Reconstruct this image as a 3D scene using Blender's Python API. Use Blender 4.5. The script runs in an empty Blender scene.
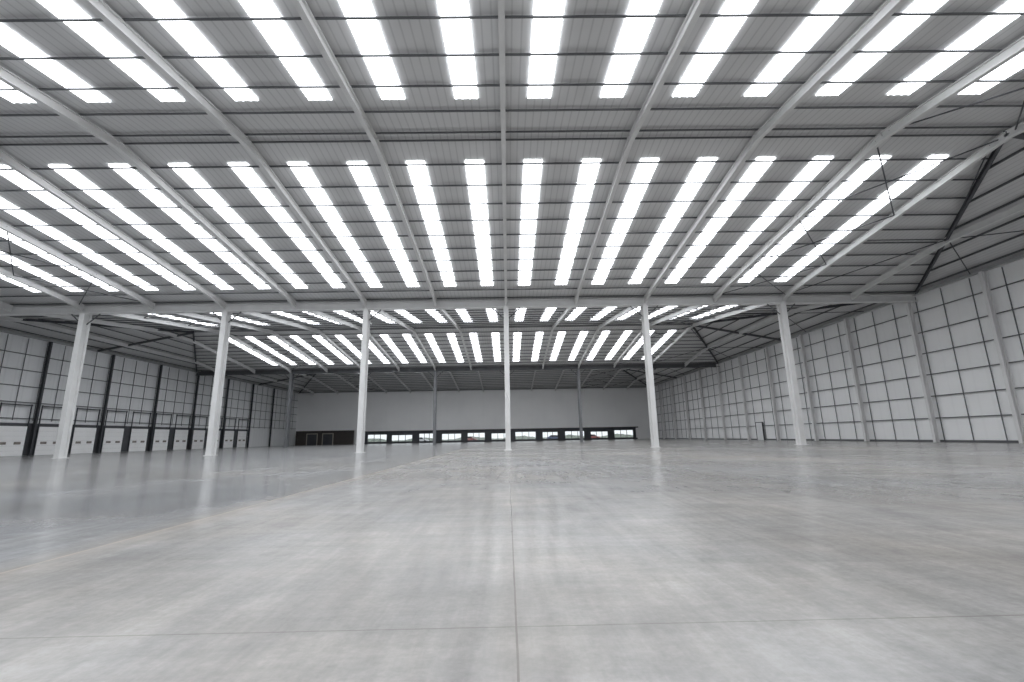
import bpy, bmesh, math, random
from mathutils import Vector, Matrix
random.seed(3)
scene=bpy.context.scene
COL=scene.collection
scene.view_settings.view_transform='Standard'

# ------------------------------------------------------------ dimensions
XL,XR=-52.0,36.0
YF=114.0; YB=-19.0
ZV,ZR=12.85,15.1
RL,RR=-40.0,24.0
HS=19.0
CAMH=1.05

# ------------------------------------------------------------ materials
def mat(name,color,rough=0.6,metal=0.0,noise=0.0,nscale=3.0,bump=0.0):
    m=bpy.data.materials.new(name); m.use_nodes=True
    nt=m.node_tree; b=nt.nodes['Principled BSDF']
    b.inputs['Roughness'].default_value=rough; b.inputs['Metallic'].default_value=metal
    b.inputs['Base Color'].default_value=(*color,1)
    if noise>0:
        tc=nt.nodes.new('ShaderNodeTexCoord'); n=nt.nodes.new('ShaderNodeTexNoise')
        n.inputs['Scale'].default_value=nscale; n.inputs['Detail'].default_value=4
        r=nt.nodes.new('ShaderNodeValToRGB')
        r.color_ramp.elements[0].position=0.3; r.color_ramp.elements[1].position=0.7
        r.color_ramp.elements[0].color=(*[c*(1-noise) for c in color],1)
        r.color_ramp.elements[1].color=(*[min(1,c*(1+noise)) for c in color],1)
        nt.links.new(tc.outputs['Object'],n.inputs['Vector']); nt.links.new(n.outputs['Fac'],r.inputs['Fac'])
        nt.links.new(r.outputs['Color'],b.inputs['Base Color'])
    return m
M_steel=mat('painted_steel_light',(0.77,0.77,0.765),0.4,0,0.05,0.8)
M_rafter=mat('painted_steel_rafter',(0.73,0.73,0.725),0.45,0,0.06,0.8)
M_shadecol=mat('painted_steel_shaded',(0.17,0.175,0.185),0.5,0,0.06,0.8)  # second column row: its shade is put into this darker steel colour
M_dark=mat('dark_steel',(0.055,0.058,0.065),0.5,0,0.15,1.0)
M_purlin=mat('galvanised_purlin',(0.12,0.125,0.13),0.5,0.2,0.12,1.0)
M_eave=mat('eaves_steel',(0.50,0.505,0.51),0.5,0,0.08,1.0)
M_rail=mat('galvanised_rail',(0.13,0.134,0.14),0.5,0.2,0.1,1.0)
M_brown=mat('brown_timber',(0.055,0.048,0.044),0.6,0,0.2,2.0)
M_cream=mat('pale_timber_frame',(0.36,0.33,0.29),0.5,0,0.05,2)
M_doorwhite=mat('dock_door_white',(0.95,0.95,0.95),0.4,0,0.02,1)
M_black=mat('dock_surround_grey',(0.07,0.073,0.08),0.6,0,0.1,3)
M_tyre=mat('tyre_rubber',(0.02,0.02,0.02),0.8,0,0.1,3)
M_frame=mat('window_frame_dark',(0.045,0.05,0.06),0.4,0,0.1,3)
M_red=mat('car_red',(0.34,0.10,0.09),0.3,0,0.02,1)
M_white=mat('car_white',(0.75,0.75,0.75),0.3,0,0.02,1)
M_blue=mat('car_blue',(0.10,0.14,0.25),0.3,0,0.02,1)
M_green=mat('hedge_green',(0.25,0.28,0.24),0.9,0,0.4,2)
M_asph=mat('asphalt',(0.32,0.32,0.33),0.9,0,0.1,1)
M_dglass=mat('dark_glass',(0.02,0.025,0.03),0.1)
M_vis=mat('door_vision_panel',(0.26,0.23,0.21),0.15,0,0.3,1.5)

def glass():
    m=bpy.data.materials.new('clear_glass'); m.use_nodes=True; nt=m.node_tree; nt.nodes.clear()
    o=nt.nodes.new('ShaderNodeOutputMaterial'); t=nt.nodes.new('ShaderNodeBsdfTransparent'); g=nt.nodes.new('ShaderNodeBsdfGlossy')
    g.inputs['Roughness'].default_value=0.05; t.inputs['Color'].default_value=(0.82,0.84,0.85,1)
    mx=nt.nodes.new('ShaderNodeMixShader'); mx.inputs[0].default_value=0.08
    nt.links.new(t.outputs[0],mx.inputs[1]); nt.links.new(g.outputs[0],mx.inputs[2]); nt.links.new(mx.outputs[0],o.inputs[0])
    return m
M_glass=glass()

def skylight_mat():
    m=bpy.data.materials.new('daylit_translucent_sheet'); m.use_nodes=True; nt=m.node_tree
    b=nt.nodes['Principled BSDF']; b.inputs['Base Color'].default_value=(0.8,0.82,0.84,1)
    b.inputs['Roughness'].default_value=0.5
    tc=nt.nodes.new('ShaderNodeTexCoord'); n=nt.nodes.new('ShaderNodeTexNoise'); n.inputs['Scale'].default_value=0.5
    r=nt.nodes.new('ShaderNodeValToRGB')
    r.color_ramp.elements[0].color=(0.88,0.92,0.97,1); r.color_ramp.elements[1].color=(0.97,0.98,1,1)
    nt.links.new(tc.outputs['Object'],n.inputs['Vector']); nt.links.new(n.outputs['Fac'],r.inputs['Fac'])
    nt.links.new(r.outputs['Color'],b.inputs['Emission Color']); b.inputs['Emission Strength'].default_value=5.7
    return m
M_sky=skylight_mat()

def ribbed(name,color,axis,period,depth=0.25,rough=0.5):
    """profiled sheet: darker narrow ribs every period along axis"""
    m=bpy.data.materials.new(name); m.use_nodes=True; nt=m.node_tree; L=nt.links
    b=nt.nodes['Principled BSDF']; b.inputs['Roughness'].default_value=rough
    tc=nt.nodes.new('ShaderNodeTexCoord'); s=nt.nodes.new('ShaderNodeSeparateXYZ'); L.new(tc.outputs['Object'],s.inputs[0])
    d=nt.nodes.new('ShaderNodeMath'); d.operation='DIVIDE'; d.inputs[1].default_value=period; L.new(s.outputs[axis],d.inputs[0])
    f=nt.nodes.new('ShaderNodeMath'); f.operation='FRACT'; L.new(d.outputs[0],f.inputs[0])
    r=nt.nodes.new('ShaderNodeValToRGB'); e=r.color_ramp.elements
    e[0].position=0.0; e[0].color=(1-depth,1-depth,1-depth,1)
    e[1].position=0.14; e[1].color=(1,1,1,1)
    x=e.new(0.86); x.color=(1,1,1,1); x=e.new(1.0); x.color=(1-depth,)*3+(1,)
    L.new(f.outputs[0],r.inputs['Fac'])
    n=nt.nodes.new('ShaderNodeTexNoise'); n.inputs['Scale'].default_value=0.25; n.inputs['Detail'].default_value=3
    L.new(tc.outputs['Object'],n.inputs['Vector'])
    r2=nt.nodes.new('ShaderNodeValToRGB'); r2.color_ramp.elements[0].color=(*[c*0.92 for c in color],1); r2.color_ramp.elements[1].color=(*[min(1,c*1.08) for c in color],1)
    L.new(n.outputs['Fac'],r2.inputs['Fac'])
    mx=nt.nodes.new('ShaderNodeMix'); mx.data_type='RGBA'; mx.blend_type='MULTIPLY'; mx.inputs['Factor'].default_value=1
    L.new(r2.outputs['Color'],mx.inputs['A']); L.new(r.outputs['Color'],mx.inputs['B'])
    L.new(mx.outputs['Result'],b.inputs['Base Color'])
    return m
M_ceil=ribbed('roof_liner_sheet',(0.66,0.66,0.66),0,0.333,0.22)
M_wallR=ribbed('white_wall_panel_side',(0.95,0.955,0.96),1,1.05,0.03)
M_wallL=ribbed('grey_wall_panel_side',(0.84,0.85,0.86),1,1.05,0.06)
M_wallF=ribbed('grey_wall_panel_far',(0.93,0.935,0.94),0,3.0,0.012)

def floor_mat():
    m=bpy.data.materials.new('polished_concrete'); m.use_nodes=True; nt=m.node_tree; L=nt.links; N=nt.nodes
    b=N['Principled BSDF']
    tc=N.new('ShaderNodeTexCoord'); s=N.new('ShaderNodeSeparateXYZ'); L.new(tc.outputs['Object'],s.inputs[0])
    def math_(op,a,bb=None,c=None):
        n=N.new('ShaderNodeMath'); n.operation=op
        for i,v in enumerate((a,bb,c)):
            if v is None: continue
            if isinstance(v,(int,float)): n.inputs[i].default_value=v
            else: L.new(v,n.inputs[i])
        return n.outputs[0]
    def noise(scale,detail=4,rough=0.6,sx=1,sy=1,dist=0,off=0,rot=0):
        mp=N.new('ShaderNodeMapping'); mp.inputs['Scale'].default_value=(sx,sy,1); mp.inputs['Location'].default_value=(off,off*.7,off*.3+.37)
        mp.inputs['Rotation'].default_value=(0,0,rot)
        L.new(tc.outputs['Object'],mp.inputs[0])
        n=N.new('ShaderNodeTexNoise'); n.inputs['Scale'].default_value=scale; n.inputs['Detail'].default_value=detail
        n.inputs['Roughness'].default_value=rough; n.inputs['Distortion'].default_value=dist
        L.new(mp.outputs[0],n.inputs['Vector']); return n.outputs['Fac']
    def ramp(f,stops):
        r=N.new('ShaderNodeValToRGB'); e=r.color_ramp.elements
        e[0].position=stops[0][0]; e[0].color=(*stops[0][1],1); e[1].position=stops[-1][0]; e[1].color=(*stops[-1][1],1)
        for p,c in stops[1:-1]:
            q=e.new(p); q.color=(*c,1)
        L.new(f,r.inputs[0]); return r.outputs[0]
    def mix(f,a,c,blend='MIX'):
        n=N.new('ShaderNodeMix'); n.data_type='RGBA'; n.blend_type=blend
        if isinstance(f,(int,float)): n.inputs['Factor'].default_value=f
        else: L.new(f,n.inputs['Factor'])
        for k,v in (('A',a),('B',c)):
            if isinstance(v,tuple): n.inputs[k].default_value=(*v,1)
            else: L.new(v,n.inputs[k])
        return n.outputs['Result']
    X=s.outputs[0]; Y=s.outputs[1]
    big=noise(0.16,4,0.52,1,1,0.0)
    base=ramp(big,[(0.34,(0.26,0.260,0.260)),(0.5,(0.315,0.310,0.303)),(0.66,(0.37,0.361,0.348))])
    big2=noise(0.6,5,0.56,1,0.9,0.0,51)
    c=mix(0.8,base,ramp(big2,[(0.34,(0.82,0.82,0.825)),(0.66,(1.15,1.145,1.14))]),'MULTIPLY')
    mid=noise(2.2,6,0.62,1,0.9,0.0,3)
    c=mix(0.5,c,ramp(mid,[(0.32,(0.76,0.76,0.765)),(0.68,(1.18,1.17,1.16))]),'MULTIPLY')
    streak=noise(1.3,7,0.68,4.5,0.35,0.0,7,0.5)
    c=mix(0.65,c,ramp(streak,[(0.34,(0.80,0.80,0.81)),(0.66,(1.17,1.17,1.16))]),'MULTIPLY')
    streak2=noise(1.6,7,0.68,0.35,3.4,0.0,11,0.2)
    c=mix(0.45,c,ramp(streak2,[(0.34,(0.82,0.82,0.82)),(0.66,(1.15,1.15,1.15))]),'MULTIPLY')
    fine=noise(20,5,0.7)
    c=mix(0.7,c,ramp(fine,[(0.33,(0.85,0.85,0.85)),(0.67,(1.12,1.12,1.12))]),'MULTIPLY')
    warm=ramp(noise(0.35,4,0.55,1,1,0.0,21),[(0.38,(0,0,0)),(0.66,(0.9,0.9,0.9))])
    c=mix(warm,c,mix(1.0,c,(1.0,0.955,0.895),'MULTIPLY'))
    blue=ramp(noise(0.08,2,0.5),[(0.46,(0,0,0)),(0.68,(1,1,1))])
    c=mix(blue,c,mix(1.0,c,(0.89,0.92,0.965),'MULTIPLY'))
    left=math_('LESS_THAN',X,-4.3)
    c=mix(left,c,mix(1.0,c,(0.91,0.94,0.98),'MULTIPLY'))
    br=noise(3.0,3,0.6)
    wob=math_('MULTIPLY',math_('SUBTRACT',br,0.5),0.008)
    j1=math_('LESS_THAN',math_('ABSOLUTE',math_('SUBTRACT',math_('ADD',X,wob),0.03)),0.006)
    yy=math_('ABSOLUTE',math_('SUBTRACT',math_('ADD',Y,wob),2.85))
    j2=math_('LESS_THAN',yy,0.006)
    yy3=math_('ABSOLUTE',math_('SUBTRACT',math_('ADD',Y,wob),8.85))
    j2=math_('MAXIMUM',j2,math_('MULTIPLY',math_('LESS_THAN',yy3,0.008),0.4))
    j2=math_('MULTIPLY',j2,math_('GREATER_THAN',X,-4.3))
    jj=math_('MAXIMUM',j1,math_('MULTIPLY',j2,0.7))
    jj=math_('MULTIPLY',jj,math_('ADD',0.4,math_('MULTIPLY',br,0.5)))
    c=mix(jj,c,(0.10,0.085,0.075))
    st=math_('SUBTRACT',1.0,math_('DIVIDE',math_('ABSOLUTE',math_('SUBTRACT',X,0.03)),0.2)); st=math_('MULTIPLY',math_('MAXIMUM',st,0),0.15)
    c=mix(st,c,(0.24,0.21,0.18))
    d=math_('ABSOLUTE',math_('ADD',X,4.3))
    t1=math_('LESS_THAN',d,0.02)
    t2=math_('MULTIPLY',math_('MAXIMUM',math_('SUBTRACT',1.0,math_('DIVIDE',d,0.5)),0),math_('MULTIPLY',br,0.7))
    c=mix(t2,c,(0.38,0.33,0.27))
    c=mix(math_('MULTIPLY',t1,math_('MULTIPLY',br,1.0)),c,(0.50,0.45,0.38))
    L.new(c,b.inputs['Base Color'])
    soft=noise(0.3,2,0.4,1,1,0,41)
    ro=math_('ADD',0.235,math_('MULTIPLY',math_('SUBTRACT',soft,0.5),0.08))
    ro=math_('ADD',ro,math_('MULTIPLY',left,-0.035))
    L.new(ro,b.inputs['Roughness'])
    return m
M_floor=floor_mat()

# ------------------------------------------------------------ helpers
def addobj(name,me,loc=(0,0,0),parent=None,label=None,cat=None,group=None,kind=None,m=None):
    ob=bpy.data.objects.new(name,me); COL.objects.link(ob); ob.location=loc
    if parent is not None: ob.parent=parent
    if m is not None and me is not None and not me.materials: me.materials.append(m)
    if label: ob['label']=label
    if cat: ob['category']=cat
    if group: ob['group']=group
    if kind: ob['kind']=kind
    return ob
def mesh_boxes(boxes,name='m'):
    bm=bmesh.new()
    for (x0,y0,z0,x1,y1,z1) in boxes:
        v=[bm.verts.new(p) for p in ((x0,y0,z0),(x1,y0,z0),(x1,y1,z0),(x0,y1,z0),(x0,y0,z1),(x1,y0,z1),(x1,y1,z1),(x0,y1,z1))]
        for f in ((0,3,2,1),(4,5,6,7),(0,1,5,4),(1,2,6,5),(2,3,7,6),(3,0,4,7)): bm.faces.new([v[i] for i in f])
    me=bpy.data.meshes.new(name); bm.to_mesh(me); bm.free(); return me
def frame_axes(d,up):
    d=d.normalized(); side=d.cross(up).normalized(); u=side.cross(d).normalized(); return side,u
def extrude_profile(bm,p0,p1,prof,up=Vector((0,0,1)),prof1=None):
    p0=Vector(p0);p1=Vector(p1); s,u=frame_axes(p1-p0,up); prof1=prof1 or prof
    a=[bm.verts.new(p0+s*x+u*y) for x,y in prof]; b=[bm.verts.new(p1+s*x+u*y) for x,y in prof1]
    n=len(prof)
    for i in range(n): bm.faces.new((a[i],a[(i+1)%n],b[(i+1)%n],b[i]))
    bm.faces.new(a[::-1]); bm.faces.new(b)
def iprof(w,d,tf=0.03,tw=0.02,top=0.0):
    h=w/2; t=tw/2; y1=top; y0=top-d
    return [(-h,y0),(h,y0),(h,y0+tf),(t,y0+tf),(t,y1-tf),(h,y1-tf),(h,y1),(-h,y1),(-h,y1-tf),(-t,y1-tf),(-t,y0+tf),(-h,y0+tf)]
def zprof(w,d):
    t=0.02
    return [(-w,0),(0.0,0),(0.0,-d+t),(w,-d+t),(w,-d),(-t,-d),(-t,-t),(-w,-t)]
def beam(name,p0,p1,prof,m,label,cat,group=None,up=Vector((0,0,1)),extra=None,**k):
    o=Vector(p0); bm=bmesh.new(); extrude_profile(bm,Vector((0,0,0)),Vector(p1)-o,prof,up)
    if extra: extra(bm)
    bmesh.ops.recalc_face_normals(bm,faces=bm.faces[:])
    me=bpy.data.meshes.new(name); bm.to_mesh(me); bm.free()
    return addobj(name,me,o,label=label,cat=cat,group=group,m=m,**k)
def circ(r,n=8): return [(r*math.cos(2*math.pi*i/n),r*math.sin(2*math.pi*i/n)) for i in range(n)]

# ------------------------------------------------------------ shell
addobj('floor',mesh_boxes([(XL,YB,-0.3,XR,YF,0)]),kind='structure',m=M_floor,label='polished grey concrete floor with saw-cut joints')

ridges=[-19.0,19.0,57.0,95.0]
bm=bmesh.new()
def quad(*ps):
    bm.faces.new([bm.verts.new(p) for p in ps])
for yr in ridges:
    if yr>0: quad((XL,yr-HS,ZV),(XR,yr-HS,ZV),(RR,yr,ZR),(RL,yr,ZR))
    quad((RL,yr,ZR),(RR,yr,ZR),(XR,yr+HS,ZV),(XL,yr+HS,ZV))
    ya=yr-HS if yr>0 else yr
    quad((XR,ya,ZV),(XR,yr+HS,ZV),(RR,yr,ZR)); quad((XL,yr+HS,ZV),(XL,ya,ZV),(RL,yr,ZR))
me=bpy.data.meshes.new('ceiling'); 
bmesh.ops.remove_doubles(bm,verts=bm.verts[:],dist=0.001)
bm.to_mesh(me); bm.free()
addobj('ceiling',me,kind='structure',m=M_ceil,label='grey profiled metal roof sheeting over four pitched spans')

T=0.2
addobj('wall_right',mesh_boxes([(XR,YB,0,XR+T,YF+T,ZV)]),kind='structure',m=M_wallR,label='pale insulated panel wall')
addobj('wall_left',mesh_boxes([(XL-T,YB,0,XL,YF+T,ZV)]),kind='structure',m=M_wallL,label='pale grey panel wall behind loading doors')
WX0,WX1,WZ0,WZ1=-35.0,31.5,0.35,2.75
addobj('wall_far',mesh_boxes([(XL,YF,0,WX0,YF+T,ZV),(WX1,YF,0,XR,YF+T,ZV),(WX0,YF,WZ1,WX1,YF+T,ZV),(WX0,YF,0,WX1,YF+T,WZ0)]),kind='structure',m=M_wallF,label='plain grey panel wall above a ribbon of windows')
bm=bmesh.new()
quad((XL,YB,0),(XR,YB,0),(XR,YB,ZV),(RR,YB,ZR),(RL,YB,ZR),(XL,YB,ZV))
me=bpy.data.meshes.new('wb'); bm.to_mesh(me); bm.free()
addobj('wall_back',me,kind='structure',m=M_wallF,label='plain grey panel wall')

# ------------------------------------------------------------ roof lights (windows)
def rz(t): return ZR-(ZR-ZV)*t
wn=0
def skylight(xc,yr,sgn,t0,t1):
    global wn; wn+=1
    w=0.47; dz=-0.05
    y0=yr+sgn*HS*t0; y1=yr+sgn*HS*t1
    bm=bmesh.new()
    ym=(y0+y1)/2; zm=(rz(t0)+rz(t1))/2
    xs=[(-w,0),(-w+.06,0.0),(-w+.09,.02),(-.22,.02),(-.19,0),(-.13,0),(-.10,.02),(.10,.02),(.13,0),(.19,0),(.22,.02),(w-.09,.02),(w-.06,0),(w,0)]
    a=[bm.verts.new((x,y0-ym,rz(t0)-zm+dz+h)) for x,h in xs]; b=[bm.verts.new((x,y1-ym,rz(t1)-zm+dz+h)) for x,h in xs]
    for i in range(len(xs)-1): bm.faces.new((a[i],a[i+1],b[i+1],b[i]))
    me=bpy.data.meshes.new('roof_light'); bm.to_mesh(me); bm.free()
    addobj('window_%d'%wn,me,(xc,ym,zm),kind='structure',m=M_sky,label='bright translucent roof light strip',group='roof lights')
xs=[]
k=-7
while k<=4:
    for o in (1.5,4.5):
        x=6*k+o
        if RL<x-0.6 and x+0.6<RR: xs.append(x)
    k+=1
for yr in ridges:
    for sgn in (-1,1):
        if yr<0 and sgn<0: continue
        if yr>90 and sgn>0: continue
        t0=0.14 if sgn<0 else 0.095; t1=0.86
        if 50<yr<90: t0=0.22 if sgn<0 else 0.14; t1=0.84 if sgn<0 else 0.86
        for x in xs: skylight(x,yr,sgn,t0,t1)

# ------------------------------------------------------------ purlins
for yr in ridges:
    for sgn in (-1,1):
        if yr<0: continue
        for i in range(12):
            t=0.015+i*0.0875
            if t>0.975: t=0.975
            x0=RL+(XL-RL)*t+0.1; x1=RR+(XR-RR)*t-0.1
            y=yr+sgn*HS*t; z=rz(t)-0.07
            beam('purlin',(x0,y,z),(x1,y,z),zprof(0.05,0.10),M_purlin,'long dark galvanised steel purlin under the roof sheeting','roof purlin','roof purlins')
    if yr<0: continue
    for side,(xr,xe) in {'r':(RR,XR),'l':(RL,XL)}.items():
        for i in range(1,7):
            t=i*0.155
            x=xr+(xe-xr)*t; z=rz(t)-0.07
            beam('purlin',(x,yr-HS*t+0.1,z),(x,yr+HS*t-0.1,z),zprof(0.05,0.11),M_purlin,'dark galvanised steel purlin on the hipped roof end','roof purlin','hip end purlins')

# ------------------------------------------------------------ rafters
RD=0.40
RP=iprof(0.21,RD,0.03,0.025)
TOP=-0.18
def rafter(x,yr,sgn,t0,label,m=M_rafter):
    p1=Vector((x,yr+sgn*(HS-.02)*0.985,rz(0.985)+TOP)); p0=Vector((x,yr+sgn*HS*t0,rz(t0)+TOP))
    d=p1-p0; L=d.length
    def haunch(bm):
        hl=min(1.4,L*0.5)
        a=d*((L-hl)/L)
        h=0.013; e=RD
        q0=[(-h,-e),(h,-e),(h,-e-.02),(-h,-e-.02)]; q1=[(-h,-e),(h,-e),(h,-e-.16),(-h,-e-.16)]
        extrude_profile(bm,a,d,q0,Vector((0,0,1)),q1)
        f0=[(-.105,-e-.02),(.105,-e-.02),(.105,-e-.04),(-.105,-e-.04)]; f1=[(-.105,-e-.16),(.105,-e-.16),(.105,-e-.18),(-.105,-e-.18)]
        extrude_profile(bm,a,d,f0,Vector((0,0,1)),f1)
    beam('rafter',p0,p1,RP,m,label,'steel rafter','portal rafters',extra=haunch)
for yr in ridges:
    if yr<0: continue
    for sgn in (-1,1):
        for k in range(-8,6):
            x=6*k; t0=0.0
            if x>RR: t0=(x-RR)/(XR-RR)
            if x<RL: t0=(RL-x)/(RL-XL)
            rafter(x,yr,sgn,max(t0,0.002),'pale grey painted steel rafter with haunched lower end')
            if t0>0 and sgn>0:
                beam('flat_rafter',(x,yr-HS*t0,rz(t0)+TOP),(x,yr+HS*t0,rz(t0)+TOP),RP,M_rafter,'level pale grey steel beam across the hipped roof end','steel rafter','flat end rafters')
    for (xr,xe) in ((RR,XR),(RL,XL)):
        for sgn in (-1,1):
            beam('hip_rafter',(xr,yr,ZR+TOP+.05),(xe+(0.5 if xe<0 else -0.5),yr+sgn*(HS-.6),ZV+TOP+.1),iprof(0.16,0.24,.03,.03),M_dark,'dark steel hip rafter running to the roof corner','steel rafter','hip rafters')
        beam('end_rafter',(xr,yr,rz(0)+TOP),(xe+(0.2 if xe<0 else -0.2),yr,rz(.985)+TOP),iprof(0.16,0.25),M_rail,'steel rafter on the hipped end of the roof','steel rafter','hip end rafters')
# bracing
def brace(a,b,r=0.035):
    beam('roof_brace',a,b,circ(r),M_dark,'slender dark tubular roof bracing rod','roof brace','roof bracing')
for yr in ridges:
    if yr<0: continue
    for sgn in (-1,1):
        for (xa,xb) in ((18,24),(-36,-30)):
            for ta,tb in ((0.02,0.35),(0.35,0.68),(0.68,0.96)):
                za=rz(ta)-0.32; zb=rz(tb)-0.32
                brace((xa,yr+sgn*HS*ta,za),(xb,yr+sgn*HS*tb,zb)); brace((xb,yr+sgn*HS*ta,za),(xa,yr+sgn*HS*tb,zb))
        brace((24,yr+sgn*HS*.04,rz(.04)-.3),(30,yr+sgn*HS*.5,rz(.5)-.34))
        brace((24,yr+sgn*HS*.5,rz(.5)-.34),(30,yr+sgn*HS*.5,rz(.5)-.34))
        brace((24,yr+sgn*HS*.96,rz(.96)-.34),(30,yr+sgn*HS*.5,rz(.5)-.34))
        brace((30,yr+sgn*HS*.5,rz(.5)-.34),(35.5,yr+sgn*HS*.25,rz(.97)-.3))
        brace((30,yr+sgn*HS*.5,rz(.5)-.34),(35.5,yr+sgn*HS*.72,rz(.97)-.3))
# valley beams
for y in (0.0,38.0,76.0):
    beam('valley_beam',(XL+.1,y,ZV-.20),(XR-.1,y,ZV-.20),iprof(0.5,0.64,.06,.04),M_steel if y<70 else M_rail,'long pale steel valley beam carried by the columns' if y<70 else 'long grey steel valley beam carried by the shade-toned columns','steel beam','valley beams')
for a,b in (((XR-.25,YB+.1,ZV-.1),(XR-.25,YF-.1,ZV-.1)),((XL+.25,YB+.1,ZV-.1),(XL+.25,YF-.1,ZV-.1)),((XL+.5,YF-.25,ZV-.05),(XR-.5,YF-.25,ZV-.05))):
    beam('eaves_beam',a,b,iprof(0.24,0.22),M_eave,'grey steel eaves beam along the wall top','steel beam','eaves beams')

# ------------------------------------------------------------ columns
def column(x,y,m=M_steel,w=0.42,d=0.72,top=ZV-0.88,label='white painted steel column standing on the concrete floor',group='main columns'):
    bm=bmesh.new()
    extrude_profile(bm,Vector((0,0,0.04)),Vector((0,0,top)),[(a,b+d/2) for a,b in iprof(w,d,.045,.035)],Vector((0,1,0)))
    bmesh.ops.recalc_face_normals(bm,faces=bm.faces[:])
    me=bpy.data.meshes.new('column'); bm.to_mesh(me); bm.free()
    o=addobj('steel_column',me,(x,y,0),label=label,cat='column',group=group,m=m)
    addobj('base_plate',mesh_boxes([(-w/2-.1,-d/2-.1,0,w/2+.1,d/2+.1,0.04)]),parent=o,m=m)
    addobj('cap_plate',mesh_boxes([(-w/2-.04,-d/2-.04,top,w/2+.04,d/2+.04,top+.03)]),parent=o,m=m)
    for sx in (-1,1):
        bm=bmesh.new(); extrude_profile(bm,Vector((sx*w/2,0,top-.9)),Vector((sx*(w/2+1.0),0,top+.02)),circ(.05),Vector((0,1,0)))
        me=bpy.data.meshes.new('kb'); bm.to_mesh(me); bm.free()
        addobj('knee_brace',me,parent=o,m=M_rail)
    return o
for y in (38.0,76.0):
    for k in range(-4,3):
        if y<50: column(12*k,y)
        else: column(12*k,y,m=M_shadecol,label='steel column toned grey for its shade, standing on the concrete floor',group='shade-toned columns')

# ------------------------------------------------------------ right wall framing
ycols=[31.9-7.0,31.9,38.4,45.9]+[45.9+7.5*i for i in range(1,9)]
def wallcol(x,y,m,label,group,w,d):
    bm=bmesh.new()
    extrude_profile(bm,Vector((0,0,0)),Vector((0,0,ZV-.34)),[(a,b+d/2) for a,b in iprof(w,d,.04,.03)],Vector((1,0,0)))
    bmesh.ops.recalc_face_normals(bm,faces=bm.faces[:])
    me=bpy.data.meshes.new('wc'); bm.to_mesh(me); bm.free()
    return addobj('wall_column',me,(x,y,0),label=label,cat='column',group=group,m=m)
for y in ycols: wallcol(XR-.42,y,M_steel,'pale steel stanchion against the panel wall','pale wall stanchions',.26,.35)
for i in range(1,7):
    z=0.15+i*1.82
    beam('cladding_rail',(XR-.12,YB+.2,z),(XR-.12,YF-.2,z),[(-.04,-.035),(.04,-.035),(.04,.035),(-.04,.035)],M_rail,'dark horizontal cladding rail along the pale wall','cladding rail','wall rails')
yy=14.0
while yy<YF-1:
    beam('sag_bar',(XR-.10,yy,0.02),(XR-.10,yy,ZV-.4),[(-.025,-.025),(.025,-.025),(.025,.025),(-.025,.025)],M_rail,'thin dark vertical bar between cladding rails','wall bar','wall sag bars',up=Vector((1,0,0)))
    yy+=2.4
addobj('baseboard_right',mesh_boxes([(XR-.14,YB+.2,0,XR,YF-.2,.18)]),kind='structure',m=M_rail)
d=addobj('door_1',mesh_boxes([(-.06,-.8,0,0,.8,2.4)]),(XR-.24,65.5,0),kind='structure',m=M_wallL,label='grey personnel door in a dark frame')
addobj('door_frame',mesh_boxes([(-.08,-.9,0,.05,-.8,2.5),(-.08,.8,0,.05,.9,2.5),(-.08,-.8,2.4,.05,.8,2.5)]),parent=d,m=M_dark)

# ------------------------------------------------------------ left wall framing
for i in range(9):
    wallcol(XL+.42,42.5+8.4*i,M_dark,'dark steel stanchion between the loading doors','dark wall stanchions',.20,.30)
for z in (3.9,5.6,7.3,9.0,10.7):
    beam('cladding_rail',(XL+.12,YB+.2,z),(XL+.12,YF-.2,z),[(-.04,-.04),(.04,-.04),(.04,.04),(-.04,.04)],M_rail,'dark horizontal cladding rail above the loading doors','cladding rail','wall rails')
yy=40.4
while yy<YF-1:
    beam('sag_bar',(XL+.10,yy,3.7),(XL+.10,yy,ZV-.4),[(-.025,-.025),(.025,-.025),(.025,.025),(-.025,.025)],M_rail,'thin dark vertical bar between cladding rails','wall bar','wall sag bars',up=Vector((1,0,0)))
    yy+=2.1
dn=2
for i in range(13):
    yc=42.5-2.1+4.2*i
    if yc>93: break
    w=1.45
    x=XL+.28
    boxes=[(-.05,-w,.51*j,.05,w,.51*j+.503) for j in range(6)]
    d=addobj('door_%d'%dn,mesh_boxes(boxes),(x,yc,0.02),kind='structure',m=M_doorwhite,label='white sectional loading dock door with small vision panels'); dn+=1
    for yw in (-.72,.72):
        addobj('vision_panel',mesh_boxes([(.05,yw-.34,1.17,.075,yw+.34,1.43)]),parent=d,m=M_vis)
    addobj('door_track',mesh_boxes([(-.05,-w-.11,0,.06,-w-.04,5.4)]),parent=d,m=M_dark)
    addobj('door_track',mesh_boxes([(-.05,w+.04,0,.06,w+.11,5.4)]),parent=d,m=M_dark)
    addobj('spring_shaft',mesh_boxes([(-.02,-w-.1,5.22,.12,w+.1,5.34)]),parent=d,m=M_dark)
    addobj('door_seal',mesh_boxes([(-.14,-2.1,0,-.10,2.1,3.4)]),parent=d,m=M_black)

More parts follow.
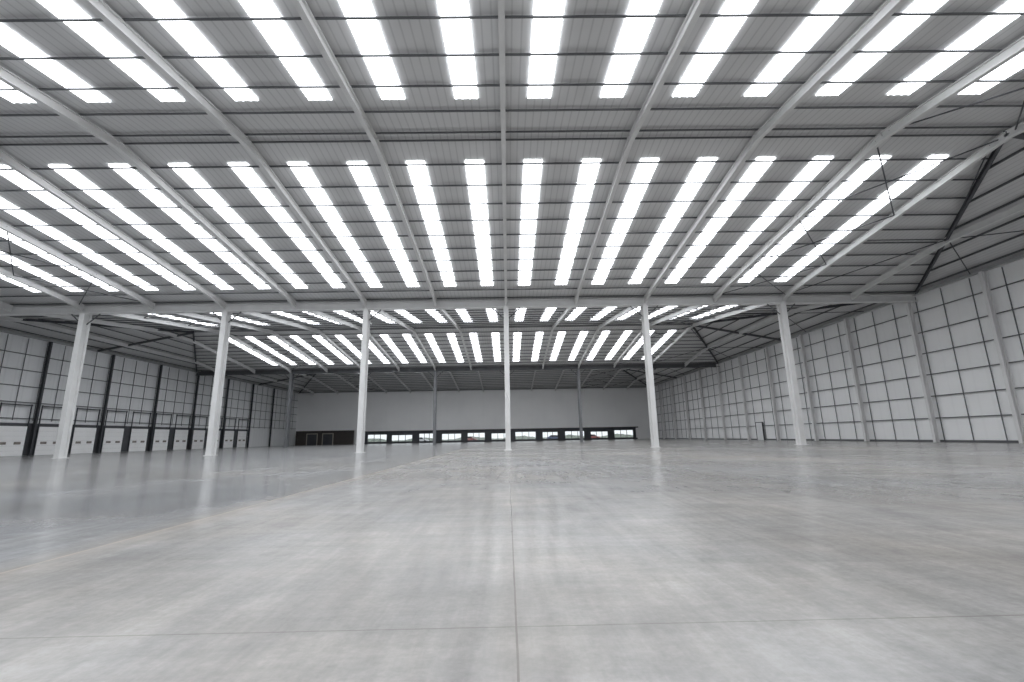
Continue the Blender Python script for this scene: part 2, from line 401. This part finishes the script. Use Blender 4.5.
# ------------------------------------------------------------ far windows
n=11; per=(WX1-WX0)/n
for i in range(n):
    x0=WX0+per*i; x1=x0+per
    xc=(x0+x1)/2; a=-per/2; b=per/2; H=WZ1-WZ0
    g=(0.75,0.55,1.2,0.7,0.95)[i%5]; h=(0.6,0.8,0.55,0.7)[i%4]
    fr=[(a,-.06,0,a+g,.1,H),(b-g,-.06,0,b,.1,H),(a+g,-.06,0,b-g,.1,.1),(a+g,-.06,H-h,b-g,.1,H)]
    m1=(a+g)+(per-2*g)/3; m2=(a+g)+(per-2*g)*2/3
    fr+= [(m-.06,-.05,.1,m+.06,.08,H-h) for m in (m1,m2)]
    wn+=1
    w=addobj('window_%d'%wn,mesh_boxes(fr),(xc,YF+.06,WZ0),kind='structure',m=M_frame,label='dark framed ground floor window to the yard')
    addobj('window_glass',mesh_boxes([(a+g,.0,.1,b-g,.02,H-h)]),parent=w,m=M_glass)
addobj('trim_1',mesh_boxes([(WX0-.5,YF-.5,WZ1,WX1+.5,YF,WZ1+.25)]),kind='structure',m=M_dark,label='dark steel lintel above the windows')
addobj('trim_2',mesh_boxes([(WX0-.3,YF-.1,0,WX1+.3,YF,WZ0)]),kind='structure',m=M_dark,label='dark plinth below the windows')

# timber partition in the far corner
p=addobj('timber_partition',mesh_boxes([(0,0,0,14,.2,3.3)]),(XL+.7,YF-1.2,0),label='low brown timber partition in the warehouse corner',cat='partition',m=M_brown)
for xx in (2.6,6.4):
    addobj('door_frame',mesh_boxes([(xx,-.08,0,xx+.2,-.0,2.5),(xx+2.5,-.08,0,xx+2.7,0,2.5),(xx,-.08,2.5,xx+2.7,0,2.7)]),parent=p,m=M_cream,label='pale timber door frame')
    addobj('door_leaf',mesh_boxes([(xx+.2,-.05,0,xx+2.5,0,2.5)]),parent=p,m=M_dark)

# ------------------------------------------------------------ outside
addobj('ground',mesh_boxes([(-150,YF+T,-.35,130,YF+150,-.05)]),kind='structure',m=M_asph)
def car(x,y,m,label):
    prof=[(-2.1,.3),(2.1,.3),(2.15,.75),(1.2,.9),(.6,1.4),(-1.0,1.42),(-1.7,.95),(-2.15,.85)]
    bm=bmesh.new()
    a=[bm.verts.new((px,-.85,pz)) for px,pz in prof]; b=[bm.verts.new((px,.85,pz)) for px,pz in prof]
    k=len(prof)
    for i in range(k): bm.faces.new((a[i],a[(i+1)%k],b[(i+1)%k],b[i]))
    bm.faces.new(a); bm.faces.new(b[::-1]); bmesh.ops.recalc_face_normals(bm,faces=bm.faces[:])
    me=bpy.data.meshes.new('car'); bm.to_mesh(me); bm.free()
    o=addobj('car',me,(x,y,-.05),label=label,cat='car',group='parked cars',m=m)
    for wx in (-1.35,1.35):
        for wy in (-.8,.8):
            bm=bmesh.new(); bmesh.ops.create_cone(bm,cap_ends=True,segments=16,radius1=.32,radius2=.32,depth=.2,matrix=Matrix.Translation((wx,wy,.32))@Matrix.Rotation(math.pi/2,4,'X'))
            me=bpy.data.meshes.new('wheel'); bm.to_mesh(me); bm.free(); addobj('wheel',me,parent=o,m=M_tyre)
    bm=bmesh.new()
    bm.faces.new([bm.verts.new(p) for p in ((-1.5,-.86,.95),(1.0,-.86,.93),(.5,-.86,1.33),(-.95,-.86,1.35))])
    me=bpy.data.meshes.new('cw'); bm.to_mesh(me); bm.free(); addobj('side_window',me,parent=o,m=M_dglass)
car(-24,128,M_white,'white parked car in the yard outside'); car(-11,132,M_red,'red parked car in the yard outside')
car(13,130,M_blue,'blue parked car in the yard outside'); car(25,138,M_red,'red parked car in the yard outside')
bm=bmesh.new(); bmesh.ops.create_grid(bm,x_segments=120,y_segments=4,size=1)
for v in bm.verts:
    px=v.co.x*60; q=v.co.y
    v.co=Vector((px,q*1.2,(1-abs(q))*1.5*(.7+.3*math.sin(px*.35))+random.uniform(-.15,.15)))
me=bpy.data.meshes.new('hedge'); bm.to_mesh(me); bm.free()
h=addobj('hedge',me,(0,170,-.05),label='low green hedge along the yard outside',cat='hedge',m=M_green); h['kind']='stuff'

# ------------------------------------------------------------ world & camera
w=bpy.data.worlds.new('World'); scene.world=w; w.use_nodes=True
bg=w.node_tree.nodes['Background']; bg.inputs[0].default_value=(0.96,0.98,1,1); bg.inputs[1].default_value=1.7

cam=bpy.data.cameras.new('Camera'); cam.sensor_width=36; cam.lens=16.0; cam.clip_end=1000; cam.clip_start=0.05
co=bpy.data.objects.new('Camera',cam); COL.objects.link(co)
R=Matrix.Rotation(math.radians(-0.7),4,'Z')@Matrix.Rotation(math.radians(90+11.9),4,'X')@Matrix.Rotation(-0.018,4,'Z')
co.matrix_world=Matrix.Translation((0,0,CAMH))@R
scene.camera=co
